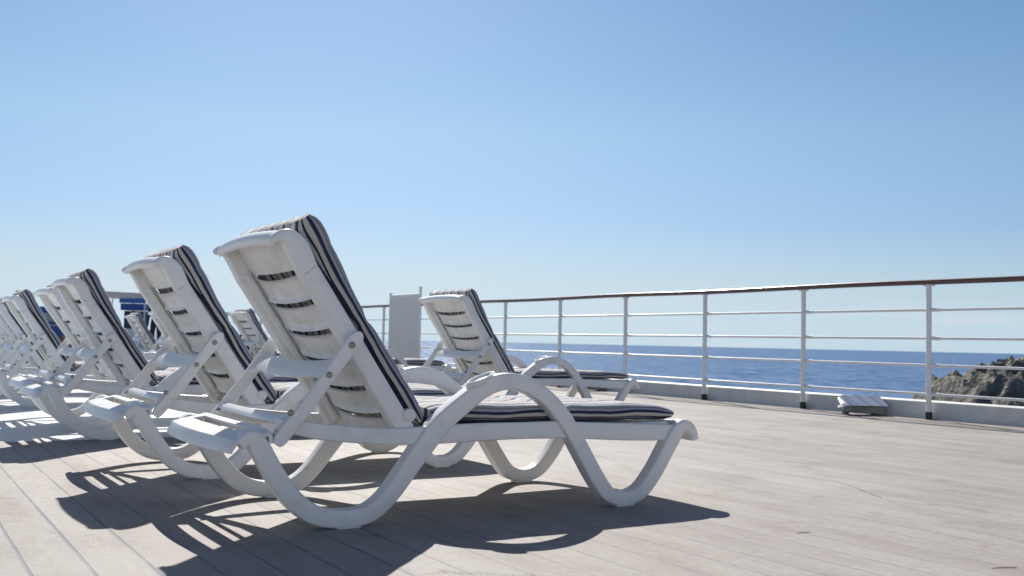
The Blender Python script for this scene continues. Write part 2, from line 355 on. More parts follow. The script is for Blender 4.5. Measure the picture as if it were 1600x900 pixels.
def shell(bm, grid, th):
    """closed sheet: grid[i][j] Vector points, extruded by th along the local normal"""
    ni, nj = len(grid), len(grid[0]); top, bot = [], []
    for i in range(ni):
        rt, rb = [], []
        for j in range(nj):
            a = grid[min(i + 1, ni - 1)][j] - grid[max(i - 1, 0)][j]; b = grid[i][min(j + 1, nj - 1)] - grid[i][max(j - 1, 0)]
            n = a.cross(b); n = n.normalized() if n.length > 1e-9 else Vector((0, 0, 1))
            rt.append(bm.verts.new(grid[i][j])); rb.append(bm.verts.new(grid[i][j] - n * th))
        top.append(rt); bot.append(rb)
    for i in range(ni - 1):
        for j in range(nj - 1):
            bm.faces.new((top[i][j], top[i + 1][j], top[i + 1][j + 1], top[i][j + 1])); bm.faces.new((bot[i][j], bot[i][j + 1], bot[i + 1][j + 1], bot[i + 1][j]))
    for i in range(ni - 1):
        for j in (0, nj - 1): bm.faces.new((top[i][j], top[i + 1][j], bot[i + 1][j], bot[i][j]))
    for j in range(nj - 1):
        for i in (0, ni - 1): bm.faces.new((top[i][j], top[i][j + 1], bot[i][j + 1], bot[i][j]))

# ------------------------------------------------------------------ deck, hull, sea
def deck_z(u, v):
    w = min(1, max(0, (3.4 - u) / 1.4)); w = w * w * (3 - 2 * w)
    vv = max(0, min(v, 12) - 2.7)
    return -.0065 * vv * w
def deck():
    bm = bmesh.new()
    us = [-40, -20, -10, -5] + [-3 + .5 * i for i in range(21)] + [7.35]
    vs = [-12, -6, -3] + [-2 + .5 * i for i in range(34)] + [20, 30, 45, 60]
    g = [[bm.verts.new((u, v, deck_z(u, v))) for v in vs] for u in us]
    for i in range(len(us) - 1):
        for j in range(len(vs) - 1): bm.faces.new((g[i][j], g[i + 1][j], g[i + 1][j + 1], g[i][j + 1]))
    tag(finish('deck_floor', bm, M_DECK, smooth=60), kind='structure')
deck()
bm = bmesh.new(); box(bm, (-16.35, 24, -6.52), (47.4, 72, 13)); tag(finish('ship_hull', bm, M_HULL, smooth=0), kind='structure')
bm = bmesh.new(); R_ = 60000
ring = [bm.verts.new((R_ * math.cos(2 * math.pi * k / 64), R_ * math.sin(2 * math.pi * k / 64), -14)) for k in range(64)]
bm.faces.new(ring); tag(finish('sea', bm, M_SEA, smooth=0), kind='structure')

# low painted kerb under the railing, and the wandering seam in front of it
t = empty('kerb_wall', (7.2, 24, 0), label='low painted steel kerb running along the deck edge below the railing', cat='kerb')
bm = bmesh.new()
path = []
def kerb_x(v): return 7.2 + .02 * math.sin(v * .6)
prof = [(-.025, 0), (-.018, .03), (-.012, .135), (.0, .146), (.03, .148), (.06, .14), (.07, 0)]
L0 = []
for k in range(150):
    v = -8 + k * .5; L0.append([bm.verts.new((kerb_x(v) + a - 7.2, v - 24, z)) for a, z in prof])
for i in range(149):
    for j in range(len(prof) - 1): bm.faces.new((L0[i][j], L0[i + 1][j], L0[i + 1][j + 1], L0[i][j + 1]))
finish('kerb_face', bm, M_WALL, t, smooth=40)
bm = bmesh.new()
for k in range(60):
    v0, v1 = -4 + k * .5, -3.5 + k * .5
    def sx_(v): return 6.84 + .06 * math.sin(v * 1.1 + 1) + .02 * math.sin(v * 3.3)
    q = [bm.verts.new((sx_(v0) - .009, v0, .004)), bm.verts.new((sx_(v0) + .009, v0, .004)), bm.verts.new((sx_(v1) + .009, v1, .004)), bm.verts.new((sx_(v1) - .009, v1, .004))]
    bm.faces.new(q)
tag(finish('deck_seam', bm, mat('dark_caulk', (.10, .095, .09), rough=.8), smooth=0), kind='structure')
# hairline cracks in the deck coating
def crack(pts, w, seed):
    bm = bmesh.new(); random.seed(seed); rows = []
    P = []
    for a, b in zip(pts[:-1], pts[1:]):
        for k in range(10): P.append((a[0] + (b[0] - a[0]) * k / 10 + random.uniform(-.005, .005), a[1] + (b[1] - a[1]) * k / 10 + random.uniform(-.005, .005)))
    P.append(pts[-1])
    for i, p in enumerate(P):
        a = Vector(P[max(0, i - 1)]); c = Vector(P[min(len(P) - 1, i + 1)]); d = (c - a).normalized(); n = Vector((-d.y, d.x)) * w * random.uniform(.3, 1)
        z = deck_z(*p) + .003
        rows.append((bm.verts.new((p[0] + n.x, p[1] + n.y, z)), bm.verts.new((p[0] - n.x, p[1] - n.y, z))))
    for a, b in zip(rows[:-1], rows[1:]): bm.faces.new((a[0], a[1], b[1], b[0]))
    tag(finish('deck_crack', bm, MCR, smooth=0), kind='structure')
MCR = mat('crack_dark', (.07, .06, .05), rough=.9)  # one even dark colour for the crack strips
crack([(1.14, 2.16), (1.17, 2.11), (1.22, 2.09), (1.25, 2.04), (1.31, 2.02), (1.38, 1.94)], .0022, 3)
crack([(3.35, 3.05), (3.33, 2.85), (3.22, 2.65), (3.13, 2.50), (3.10, 2.42), (3.2, 2.30)], .002, 4)

# unseen wall added behind the camera to bounce sunlight onto shaded sides
bm = bmesh.new(); box(bm, (-4, -8.2, 1.3), (24, .3, 2.6))
for k in range(8): box(bm, (-13 + k * 2.9, -8.035, 1.7), (1.0, .05, .8))
tag(finish('unseen_bounce_wall', bm, M_HULL, smooth=0, bevel=.02), kind='structure')

# ------------------------------------------------------------------ railing
def railing():
    t = empty('ship_railing', (7.12, 5.24, 0), label='white ship railing with thin horizontal bars and a varnished wooden top rail', cat='railing')
    x0 = 0; v0, pitch_ = 0, 1.31; ks = list(range(-4, 24))
    pm = None; cm = None; bmh = None
    for k in ks:
        if pm is None:
            bm = bmesh.new(); tube(bm, [(0, 0, .0), (0, 0, 1.075)], .021, 14)
            p = finish('post', bm, M_WPAINT, t, smooth=40); pm = p.data
            bm = bmesh.new(); tube(bm, [(0, 0, 0), (0, 0, .056)], .027, 14); tube(bm, [(0, 0, .0565), (0, 0, .060)], .0235, 14)
            c = finish('foot_sleeve', bm, M_BLACK, p, smooth=40); cm = c.data
            bm = bmesh.new(); tube(bm, [(0, -.05, 1.072), (0, .05, 1.072)], .010, 8)
            c = finish('bracket', bm, M_WPAINT, p, smooth=40); bmh = c.data
        else:
            p = bpy.data.objects.new('post', pm); COL.objects.link(p); p.parent = t
            c = bpy.data.objects.new('foot_sleeve', cm); COL.objects.link(c); c.parent = p
            c = bpy.data.objects.new('bracket', bmh); COL.objects.link(c); c.parent = p
        p.location = (0, k * pitch_, 0)
    a, b = ks[0] * pitch_, ks[-1] * pitch_
    for z in (.20, .43, .645, .872):
        bm = bmesh.new()
        for k in ks[:-1]:
            s0 = k * pitch_; dz = random.uniform(-.004, .004)
            tube(bm, [(0, s0 + .018, z), (0, s0 + pitch_ - .018, z)], .0105, 8)
            tube(bm, [(0, s0 - .105, z), (0, s0 - .018, z)], .0145, 8)
        finish('rail_bar', bm, M_WPAINT, t, smooth=40)
    bm = bmesh.new()
    pts = []; k = a - .3
    while k < b + .3:
        pts.append((0, k, 1.095 + .004 * math.sin(k * 1.9))); k += .35
    loops = []
    for p in pts:
        loops.append([bm.verts.new((p[0] + u, p[1], p[2] + w)) for u, w in rrect(.033, .02, .014, 3)])
    m = len(loops[0])
    for i in range(len(loops) - 1):
        for q in range(m): bm.faces.new((loops[i][q], loops[i][(q + 1) % m], loops[i + 1][(q + 1) % m], loops[i + 1][q]))
    bm.faces.new(loops[0]); bm.faces.new(loops[-1][::-1])
    h = finish('handrail', bm, M_WOOD, t, smooth=50)
railing()

# ------------------------------------------------------------------ sun lounger
OX = 1.65
def loc2(P): return [(p[0] - OX, *p[1:]) for p in P]
LEG = [(.838, .250, .016), (.868, .266, .022), (.893, .243, .026), (.935, .172, .027), (.985, .102, .027), (1.045, .052, .027), (1.11, .031, .026), (1.19, .030, .026), (1.245, .050, .027),
       (1.295, .095, .027), (1.352, .168, .029), (1.405, .236, .031), (1.455, .293, .031), (1.53, .352, .030), (1.605, .400, .028), (1.68, .419, .026), (1.75, .410, .026),
       (1.82, .375, .026), (1.885, .318, .027), (1.935, .255, .027), (1.985, .180, .027), (2.035, .105, .027), (2.08, .050, .026), (2.125, .029, .024), (2.175, .027, .024), (2.23, .048, .025),
       (2.285, .105, .026), (2.33, .170, .026), (2.37, .228, .027), (2.40, .262, .022), (2.435, .262, .016), (2.452, .240, .013)]
def leg_ribbon(s):
    bm = bmesh.new()
    P = catmull(loc2(LEG), 5)
    ribbon(bm, [tuple(p) for p in P], .026, -.345 * s, -.293 * s, .007)
    for u in (1.16, 2.155):      # moulded pads on the ground
        box(bm, (u - OX, -.319 * s, .006), (.07, .048, .0119))
    return bm
def rail_bm(s):
    bm = bmesh.new()
    x0_ = .942 if s > 0 else .966
    top = [(x0_, .318), (.967 + (s < 0) * .01, .316), (1.07, .301), (1.19, .288), (1.32, .281), (1.44, .287), (1.6, .290), (1.735, .289), (1.865, .290), (2.0, .284), (2.2, .276), (2.38, .268)]
    bot = [(x0_, .284), (.967 + (s < 0) * .01, .278), (1.07, .254), (1.19, .240), (1.32, .230), (1.44, .230), (1.6, .234), (1.735, .236), (1.865, .234), (2.0, .228), (2.2, .217), (2.38, .213)]
    P = [((a[0]) - OX, (a[1] + b[1]) / 2, (a[1] - b[1]) / 2) for a, b in zip(top, bot)]
    P = catmull(P, 4)
    ribbon(bm, [tuple(p) for p in P], .03, -.331 * s, -.310 * s, .006)
    return bm
def end_handle_bm():
    bm = bmesh.new()
    prof = [(.798, .228), (.7985, .236), (.8135, .266), (.830, .2705), (.848, .2755), (.865, .280), (.896, .2860), (.906, .289), (.918, .290), (.926, .284), (.928, .262)]
    ys = [-.344, -.338, -.325, -.30, -.27, -.235, -.18, -.12, -.06, 0, .06, .12, .18, .235, .27, .30, .325, .338, .344]
    slot_i = (5, 6); 
    grid = []
    for (u, h) in prof:
        row = []
        for y in ys:
            e = max(0, (abs(y) - .30) / .044)
            bow = -.026 * (1 - (y / .344) ** 2) * max(0, min(1, (.93 - u) / .1))
            row.append(Vector((u + bow - OX + .012 * e * e * (1 if u < .85 else 0), y, h - .012 * e ** 2 * (1 if h > .255 else .2))))
        grid.append(row)
    # three sheets leave the long hand slot open
    shell(bm, grid[:6], .010); shell(bm, grid[6:], .010)
    a, b = 5, 6
    shell(bm, [[grid[a][j] for j in range(0, 6)], [grid[b][j] for j in range(0, 6)]], .010)
    shell(bm, [[grid[a][j] for j in range(13, 19)], [grid[b][j] for j in range(13, 19)]], .010)
    return bm
def foot_bar_bm():
    bm = bmesh.new()
    prof = [(2.360, .258), (2.372, .272), (2.395, .281), (2.420, .281), (2.442, .272), (2.456, .255), (2.465, .228), (2.468, .212)]
    ys = [-.30 + .6 * k / 12 for k in range(13)]
    grid = [[Vector((u - OX + .012 * (1 - (y / .3) ** 2), y, h)) for y in ys] for u, h in prof]
    shell(bm, grid, .010)
    for s in (-1, 1):      # nose caps on the corners
        ribbon(bm, [tuple(p) for p in catmull(loc2([(2.385, .262, .016), (2.41, .268, .018), (2.438, .258, .017), (2.455, .236, .015), (2.462, .214, .013)]), 4)], .016, s * .292, s * .346, .007)
    return bm
def seat_panel_bm():
    bm = bmesh.new()
    for k in range(9):
        u = 1.40 + k * .107
        grid = [[Vector((u + du - OX, y, .281 - .004 * (u > 2) - .006 * (1 - (y / .31) ** 2))) for y in (-.309, -.2, -.1, 0, .1, .2, .309)] for du in (0, .03, .06, .1068)]
        shell(bm, grid, .010)
        for du in (.002, .086): box(bm, (u + du - OX, 0, .262), (.006, .60, .022))
    return bm
# back plane:  s runs up the back, n points backwards
HB = Vector((1.385, .266)); TB = Vector((1.045, .762)); DS = (TB - HB).normalized(); DN = Vector((-DS.y, DS.x)); 
if DN.x > 0: DN = -DN
def bp(s, y, n): 
    q = HB + DS * s + DN * n
    return Vector((q.x - OX, y, q.y))
BL = (TB - HB).length
def back_side_bm(s):
    bm = bmesh.new()
    P = []
    for k in range(9):
        q = HB + DS * (.01 + (BL - .03) * k / 8) + DN * .028; P.append((q.x, q.y, .028))
    q = HB + DS * (BL - .01) + DN * .0285; P.append((q.x, q.y, .0285))
    P += [(1.006, .779, .0300), (.992, .803, .030), (.972, .822, .026), (.952, .828, .020), (.934, .824, .014), (.925, .815, .008)]
    ribbon(bm, [tuple(p) for p in catmull(loc2(P), 3)], .028, -.316 * s, -.266 * s, .007)
    # moulded step line where the head piece begins
    q0 = bp(BL - .03, 0, .028)
    return bm
def headrest_bm():
    bm = bmesh.new()
    prof = [(1.047, .770), (1.040, .796), (1.026, .819), (1.008, .836), (.988, .847), (.966, .852), (.945, .850), (.929, .840), (.921, .826), (.926, .812), (.934, .806)]
    ys = [-.272 + .544 * k / 20 for k in range(21)]
    grid = []
    for i, (u, h) in enumerate(prof):
        row = []
        for y in ys:
            c = (1 - (y / .272) ** 2)
            rise = .009 * c * (1 if i > 1 else .4 * i)
            row.append(Vector((u - OX - .012 * c * (i > 3), y, h + rise - .004)))
        grid.append(row)
    shell(bm, grid, -.013)
    return bm
def top_slat_bm():
    """the plain moulded sheet between the head piece and the first slot"""
    bm = bmesh.new(); grid = []
    for k in range(6):
        s = .592 + (BL + .03 - .592) * k / 5; row = []
        for j in range(15):
            y = -.268 + .536 * j / 14; c = 1 - (y / .268) ** 2
            row.append(bp(s + .0 * c, y, .007 + .021 * c))
        grid.append(row)
    for s, n in ((BL + .06, .008), (BL + .085, .010), (BL + .108, .012)):
        grid.append([bp(s, -.268 + .536 * j / 14, n + .020 * (1 - ((-.268 + .536 * j / 14) / .268) ** 2)) for j in range(15)])
    shell(bm, grid, .007)
    return bm
def slat_bm(s0, s1):
    bm = bmesh.new(); grid = []
    for k in range(15):
        f = .5 - .5 * math.cos(math.pi * k / 14); row = []
        lip = .012 * math.exp(-(f * (s1 - s0) / .007) ** 2) + .010 * math.exp(-((1 - f) * (s1 - s0) / .007) ** 2)
        for j in range(19):
            y = -.268 + .536 * j / 18; e = abs(y) / .268; c = 1 - e ** 2
            s = s0 + (s1 - s0) * f
            # slots close up towards the sides, sag in the middle
            edge = max(0, (e - .74) / .26)
            s += (-.0155 * (1 - f) + .0155 * f) * edge - .012 * c + .006
            row.append(bp(s, y, .007 + .021 * c + lip * (1 - edge)))
        grid.append(row)
    shell(bm, grid, .006)
    return bm
def edge_rib_bm(s):
    bm = bmesh.new(); P = []
    for k in range(57):
        v = .02 + (BL - .02) * k / 56; w = .0075 + .0018 * math.exp(-((((v - .072) / .1035) % 1 - .5) / .22) ** 2)
        q = HB + DS * v + DN * (.020 + w); P.append((q.x - OX, q.y, w))
    ribbon(bm, P, .01, -.267 * s, -.249 * s, .002)
    return bm
def stand_arm_bm(s):
    bm = bmesh.new()
    P = [(.938, .246, .012), (.95, .262, .019), (.985, .306, .020), (1.03, .362, .020), (1.08, .430, .019), (1.13, .498, .021), (1.158, .535, .022), (1.172, .553, .016), (1.178, .561, .006)]
    ribbon(bm, [tuple(p) for p in catmull(loc2(P), 4)], .02, -.350 * s, -.333 * s, .004)
    return bm
def bolt_bm(s, spot):
    bm = bmesh.new()
    for (u, h, r) in (spot,):
        tube(bm, [(u - OX, -.350 * s, h), (u - OX, -.3535 * s, h), (u - OX, -.3550 * s, h)], r, 14, [r, r, r * .6])
        tube(bm, [(u - OX, -.3550 * s, h), (u - OX, -.3568 * s, h)], r * .35, 8)
    return bm
def crossbar_bm(pts, sag):
    bm = bmesh.new()
    (u0, h0), (u1, h1) = pts
    ys = [-.331 + .662 * k / 20 for k in range(21)]; grid = []
    for f in (0, .12, .35, .65, .88, 1):
        row = []
        for y in ys:
            c = 1 - (y / .334) ** 2; lift = .006 * math.sin(math.pi * f)
            e = max(0, (abs(y) - .27) / .064) * (sag > .01)
            uu = u0 + (u1 - u0) * (f - .5) * (1 + .5 * e * e) + (u1 - u0) * .5; hh = h0 + (h1 - h0) * (f - .5) * (1 + .5 * e * e) + (h1 - h0) * .5
            row.append(Vector((uu - OX - lift, y, hh - sag * c)))
        grid.append(row)
    shell(bm, grid, .009)
    return bm
def cup_bm(s):
    bm = bmesh.new()
    cx, cz, cy = 1.585 - OX, .418, -.326 * s
    tl = rad(-22)
    def P(r, a, z):
        x = r * 1.15 * math.cos(a); y = r * .8 * math.sin(a)
        return Vector((cx + x * math.cos(tl) - z * math.sin(tl), cy + y, cz - x * math.sin(tl) + z * math.cos(tl)))
    prof = [(.030, -.012), (.0405, .0), (.0425, .012), (.0415, .0165), (.039, .0165), (.0365, .010), (.033, .0005), (.0, .0)]
    n = 28; loops = [[bm.verts.new(P(r, 2 * math.pi * k / n, z)) for k in range(n)] for r, z in prof[:-1]]
    for i in range(len(loops) - 1):
        for k in range(n): bm.faces.new((loops[i][k], loops[i][(k + 1) % n], loops[i + 1][(k + 1) % n], loops[i + 1][k]))
    bm.faces.new(loops[-1])
    return bm
def hinge_bm(s):
    bm = bmesh.new()
    for u, h, r in ((1.352, .318, .020),):
        tube(bm, [(u - OX, -.300 * s, h), (u - OX, -.3225 * s, h), (u - OX, -.3245 * s, h)], r, 18, [r, r, r * .85])
        tube(bm, [(u - OX, -.3245 * s, h), (u - OX, -.327 * s, h)], r * .3, 10)
    return bm
def make_lounger():
    t = empty('sun_lounger')
    for s in (1, -1):
        f = finish('leg_frame', leg_ribbon(s), M_PL, t, smooth=40)
        finish('cup_holder', cup_bm(s), M_PL, f, smooth=40)
        finish('side_rail', rail_bm(s), M_PL, t, smooth=40)
    finish('end_handle', end_handle_bm(), M_PL, t, smooth=35, bevel=.0025)
    finish('foot_bar', foot_bar_bm(), M_PL, t, smooth=40)
    finish('seat_panel', seat_panel_bm(), M_PL, t, smooth=40)
    b = empty('backrest'); b.parent = t
    for s in (1, -1):
        finish('side_frame', back_side_bm(s), M_PL, b, smooth=40)
        finish('hinge', hinge_bm(s), M_PL, b, smooth=40)
        finish('edge_rib', edge_rib_bm(s), M_PL, b, smooth=40)
    finish('head_lip', headrest_bm(), M_PL, b, smooth=60)
    finish('slat', top_slat_bm(), M_SLAT, b, smooth=60)
    ss = [-.020, .072, .174, .278, .382, .486, .588]
    for a, c in zip(ss[:-1], ss[1:]): finish('slat', slat_bm(max(a + .010, .006), c - .013), M_SLAT, b, smooth=60)
    st = empty('support_stand'); st.parent = t
    for s in (1, -1):
        finish('arm', stand_arm_bm(s), M_PL, st, smooth=40)
        for spot in ((1.148, .524, .010), (1.082, .439, .009), (.972, .334, .009)): finish('bolt', bolt_bm(s, spot), M_BOLT, st, smooth=40)
    finish('crossbar', crossbar_bm([(1.072, .437), (1.116, .486)], .014), M_PL, st, smooth=50)
    finish('crossbar', crossbar_bm([(.966, .300), (.986, .322)], .002), M_PL, st, smooth=50)
    return t
def pad_bm(path, half_w, seed, pinch):
    """path: list of (x,z,normal,half_thickness). UV 'stripe': x = metres round the section, y = metres along"""
    bm = bmesh.new(); uvl = bm.loops.layers.uv.new('stripe'); loops = []; us = []
    N1, N2 = 26, 8; n = len(path); dist = 0
    for i, (x, z, nx, nz, ht) in enumerate(path):
        if i: dist += math.hypot(x - path[i - 1][0], z - path[i - 1][1])
        f = i / (n - 1)
        endr = (.55, .86, .97)[min(i, n - 1 - i)] if min(i, n - 1 - i) < 3 else 1
        pts = []
        hw = half_w * (1 - .012 * (1 - endr) * 2)
        for k in range(N1 + 1): pts.append((-hw + 2 * hw * k / N1, 1))
        for k in range(1, N2): pts.append((hw, 1 - 2 * k / N2))
        for k in range(N1 + 1): pts.append((hw - 2 * hw * k / N1, -1))
        for k in range(1, N2): pts.append((-hw, -1 + 2 * k / N2))
        loop = []; uu = []; acc = 0; prev = None
        for (y, w) in pts:
            e = abs(y) / hw
            rnd = (max(0, (e - .90) / .10)) ** 2
            th = ht * endr * (1 - .16 * rnd) * pinch(dist, y)
            yy = y * (1 - (abs(w) ** 2) * .022 * (1 if e > .995 else 0)) + (.006 * math.copysign(1, y) * (1 - w * w) if e > .995 else 0)
            nn = noise.noise(Vector((dist * 7 + seed, y * 5, w * .6))) * .0055 + noise.noise(Vector((dist * 22 + seed, y * 14, w + 5))) * .0018
            yy += noise.noise(Vector((dist * 9 + seed * 3, w * 1.5, 3))) * .006 * (1 if e > .99 else 0)
            d = w * th + nn
            loop.append(bm.verts.new((x + nx * d, yy, z + nz * d)))
            if prev is not None: acc += math.hypot(y - prev[0], (w - prev[1]) * ht)
            uu.append(acc); prev = (y, w)
        loops.append(loop); us.append((uu, dist, acc + 2 * ht / N2))
    m = len(loops[0])
    for i in range(n - 1):
        for k in range(m):
            k2 = (k + 1) % m
            f = bm.faces.new((loops[i][k], loops[i][k2], loops[i + 1][k2], loops[i + 1][k]))
            ua = us[i][0][k]; ub = us[i][0][k2] if k2 else us[i][2]
            side = (N1 <= k < N1 + N2) or (k >= 2 * N1 + N2 + 1)
            if side:
                kk = (k - N1) if k < N1 + N2 else 2 * N1 + 2 * N2 + 1 - k - 1
                d0 = kk / N2; d1 = (kk + 1) / N2
                if k >= 2 * N1 + N2 + 1: d0, d1 = d1, d0
                ua, ub = 10 + .064 * d0 - OFFU, 10 + .064 * d1 - OFFU
            for lp, (a, b) in zip(f.loops, ((ua, us[i][1]), (ub, us[i][1]), (ub, us[i + 1][1]), (ua, us[i + 1][1]))): lp[uvl].uv = (a + OFFU, b)
    for L_, d in ((loops[0], us[0][1]), (loops[-1], us[-1][1])):
        f = bm.faces.new(L_)
        uu = us[0][0]
        for lp in f.loops:
            lp[uvl].uv = (OFFU + lp.vert.co.y + half_w, d)
    return bm
OFFU = .085
def make_cushion(seed=1):
    t = empty('striped_cushion')
    back = []
    n = 40
    for i in range(n + 1):
        s = .012 + (.722 - .012) * i / n; k_ = max(0, min(1, (s - .42) / .26)); k_ = k_ * k_ * (3 - 2 * k_)
        q = HB + DS * s - DN * (.034 + .014 * k_)
        back.append((q.x - OX, q.y, -DN.x, -DN.y, .030 + .013 * k_))
    def pinch_b(d, y): 
        return 1 - .30 * math.exp(-((d - .36) / .020) ** 2) - .12 * math.exp(-((d - .60) / .02) ** 2) - .10 * math.exp(-((d - .15) / .02) ** 2)
    finish('back_pad', pad_bm(back, .293, seed * 3.1, pinch_b), M_ST, t, smooth=70)
    seat = []
    for i in range(n + 1):
        u = 1.432 + (2.397 - 1.432) * i / n; f = i / n
        z = .3205 - .012 * f - (.006 * max(0, (f - .8) / .2) ** 2)
        seat.append((u - OX, z, 0, 1, .028 - .003 * max(0, (f - .85) / .15)))
    def pinch_s(d, y): return 1 - .22 * math.exp(-((d - .50) / .02) ** 2)
    finish('seat_pad', pad_bm(seat, .297, seed * 5.3, pinch_s), M_ST, t, smooth=70)
    return t
LOUNGER = make_lounger(); CUSHION = make_cushion(1); CUSHION_B = make_cushion(2.7)
index_kids()
# ---- placement: (du, dv, dz, rz, lounger label, cushion label)
spots = [
 (0, 0, 0, 0, 'white plastic sun lounger nearest the camera, its whole curved side and armrest in view', 'striped cushion on the nearest lounger of the front row'),
 (-.06, 1.21, 0, .0, 'white plastic sun lounger second from the camera in the front row', 'striped cushion on the second lounger of the front row'),
 (-.125, 2.96, 0, -.008, 'white plastic sun lounger third in the front row, at the left behind the second', 'striped cushion on the third lounger of the front row, its edge catching the light'),
 (-.08, 3.98, 0, .012, 'white plastic sun lounger fourth in the front row, close behind the third', 'striped cushion showing as a thin edge behind the third lounger of the front row'),
 (-.13, 5.7, 0, .004, 'white plastic sun lounger fifth in the front row, near the left edge', 'striped cushion on the fifth lounger of the front row, seen against the blue bar'),
 (-.12, 7.15, 0, .01, 'white plastic sun lounger sixth in the front row, cut by the left edge', 'striped cushion on the sixth lounger of the front row beside the left edge'),
 (-.14, 8.45, 0, 0, 'white plastic sun lounger seventh in the front row, mostly behind the sixth', 'striped cushion on the seventh lounger of the front row'),
 (-.12, 10.1, 0, 0, 'white plastic sun lounger at the far end of the front row', 'striped cushion on the farthest lounger of the front row'),
 (2.39, 3.32, 0, 0, 'white plastic sun lounger standing apart near the railing, to the right of the canvas screen', 'striped cushion on the lounger standing near the railing'),
 (2.72, 6.9, 0, .0, 'white plastic back-row lounger hidden behind the nearest one, its foot end beside the canvas screen', 'cushion of the back-row lounger beside the canvas screen, only its foot end clear'),
 (2.95, 10.1, 0, .02, 'white plastic sun lounger of the back row, seen between the first and second front loungers', 'striped cushion on the back-row lounger seen between the first and second front loungers'),
 (2.2, 11.4, 0, -.01, 'larger of the two white back-row loungers between the second and third front loungers', 'striped cushion on the larger back-row lounger in front of the blue kiosk'),
 (2.65, 15.4, 0, 0, 'smaller of the two white back-row loungers between the second and third front loungers', 'striped cushion on the smaller back-row lounger in front of the blue kiosk'),
]
for i, (du, dv, dz, rz, la, lb) in enumerate(spots):
    loc = Vector((OX + du, 3.10 + dv, 0)); loc.z = deck_z(OX + du, 3.1 + dv) + dz
    o = LOUNGER if i == 0 else copy_tree(LOUNGER)
    o.location = loc; o.rotation_euler = (0, 0, rz); tag(o, la, 'sun lounger', 'loungers of the front row' if i < 8 else 'loungers of the back row')
    if i == 0: c = CUSHION
    else: c = copy_tree(CUSHION_B if i % 2 else CUSHION)
    if i >= 2:
        a = (0, 0, .01, -.018, .0, -.012, .02, -.02, .012, -.015, .0, .01, .015, -.012, .02)[i]
        M = Matrix.Translation((HB.x - OX, 0, HB.y)) @ Matrix.Rotation(a, 4, 'Y') @ Matrix.Translation((OX - HB.x, 0, -HB.y))
        for ch in COL.objects:
            if (ch.parent == o and ch.name.startswith('backrest')) or (ch.parent == c and ch.name.startswith('back_pad')): ch.matrix_local = M
    c.location = loc; c.rotation_euler = (0, 0, rz + (.008 * math.sin(i * 2.3) if i else 0)); tag(c, lb, 'cushion', 'striped cushions on the loungers')
for ch in list(KIDS.get(CUSHION_B.name, [])): bpy.data.objects.remove(ch)
bpy.data.objects.remove(CUSHION_B)

# ------------------------------------------------------------------ canvas screen
def at(px, D):
    """ground point on the line of sight of picture column px, D metres ahead"""
    a = (px - 800) / 1600 * D
    return (Rh * a + Fh * D).xy
def yawed(name, x, y, rz, label, cat, group=None): return empty(name, (x, y, 0), rz, label, cat, group)
CR = math.atan2(Rh.y, Rh.x)
t = empty('canvas_screen', (5.80, 12.15, 0), 0, 'upright white canvas screen stretched between two poles near the railing', 'screen')
hw = .44
bm = bmesh.new(); g = []
for i in range(15):
    z = 1.125 - 1.02 * i / 14; row = []
    for j in range(13):
        y = -hw + 2 * hw * j / 12; f = j / 12
        pull = .012 * math.sin(math.pi * f); zz = z - (.014 * math.sin(math.pi * f) if i == 0 else 0) + (.012 * math.sin(math.pi * f) if i == 14 else 0)
        row.append(Vector((.012 * noise.noise(Vector((y * 5, z * 3, 2))) + .010 * math.sin(math.pi * f), y * (1 - .02 * math.sin(math.pi * i / 14)), zz)))
    g.append(row)
shell(bm, g, .004); finish('canvas', bm, M_CANVAS, t, smooth=60)
for y, zt in ((-hw - .008, 1.20), (hw + .008, 1.145)):
    bm = bmesh.new(); tube(bm, [(0, y, 0), (0, y, zt), (0, y, zt + .004)], .016, 10, [.016, .016, .012])
    p = finish('pole', bm, M_WPAINT, t, smooth=40)
    bm = bmesh.new(); tube(bm, [(0, y, zt), (0, y, zt + .018)], .021, 10); finish('pole_cap', bm, M_WPAINT, p, smooth=40)
    bm = bmesh.new(); tube(bm, [(-.22, y, .018), (.22, y, .018)], .018, 10); finish('foot', bm, M_WPAINT, t, smooth=40)
bm = bmesh.new(); tube(bm, [(0, -hw, .10), (0, hw, .10)], .012, 8); finish('cross_pole', bm, M_WPAINT, t, smooth=40)
bm = bmesh.new(); tube(bm, [(0, -hw, 1.125), (0, hw, 1.125)], .012, 8); finish('cross_pole', bm, M_WPAINT, t, smooth=40)

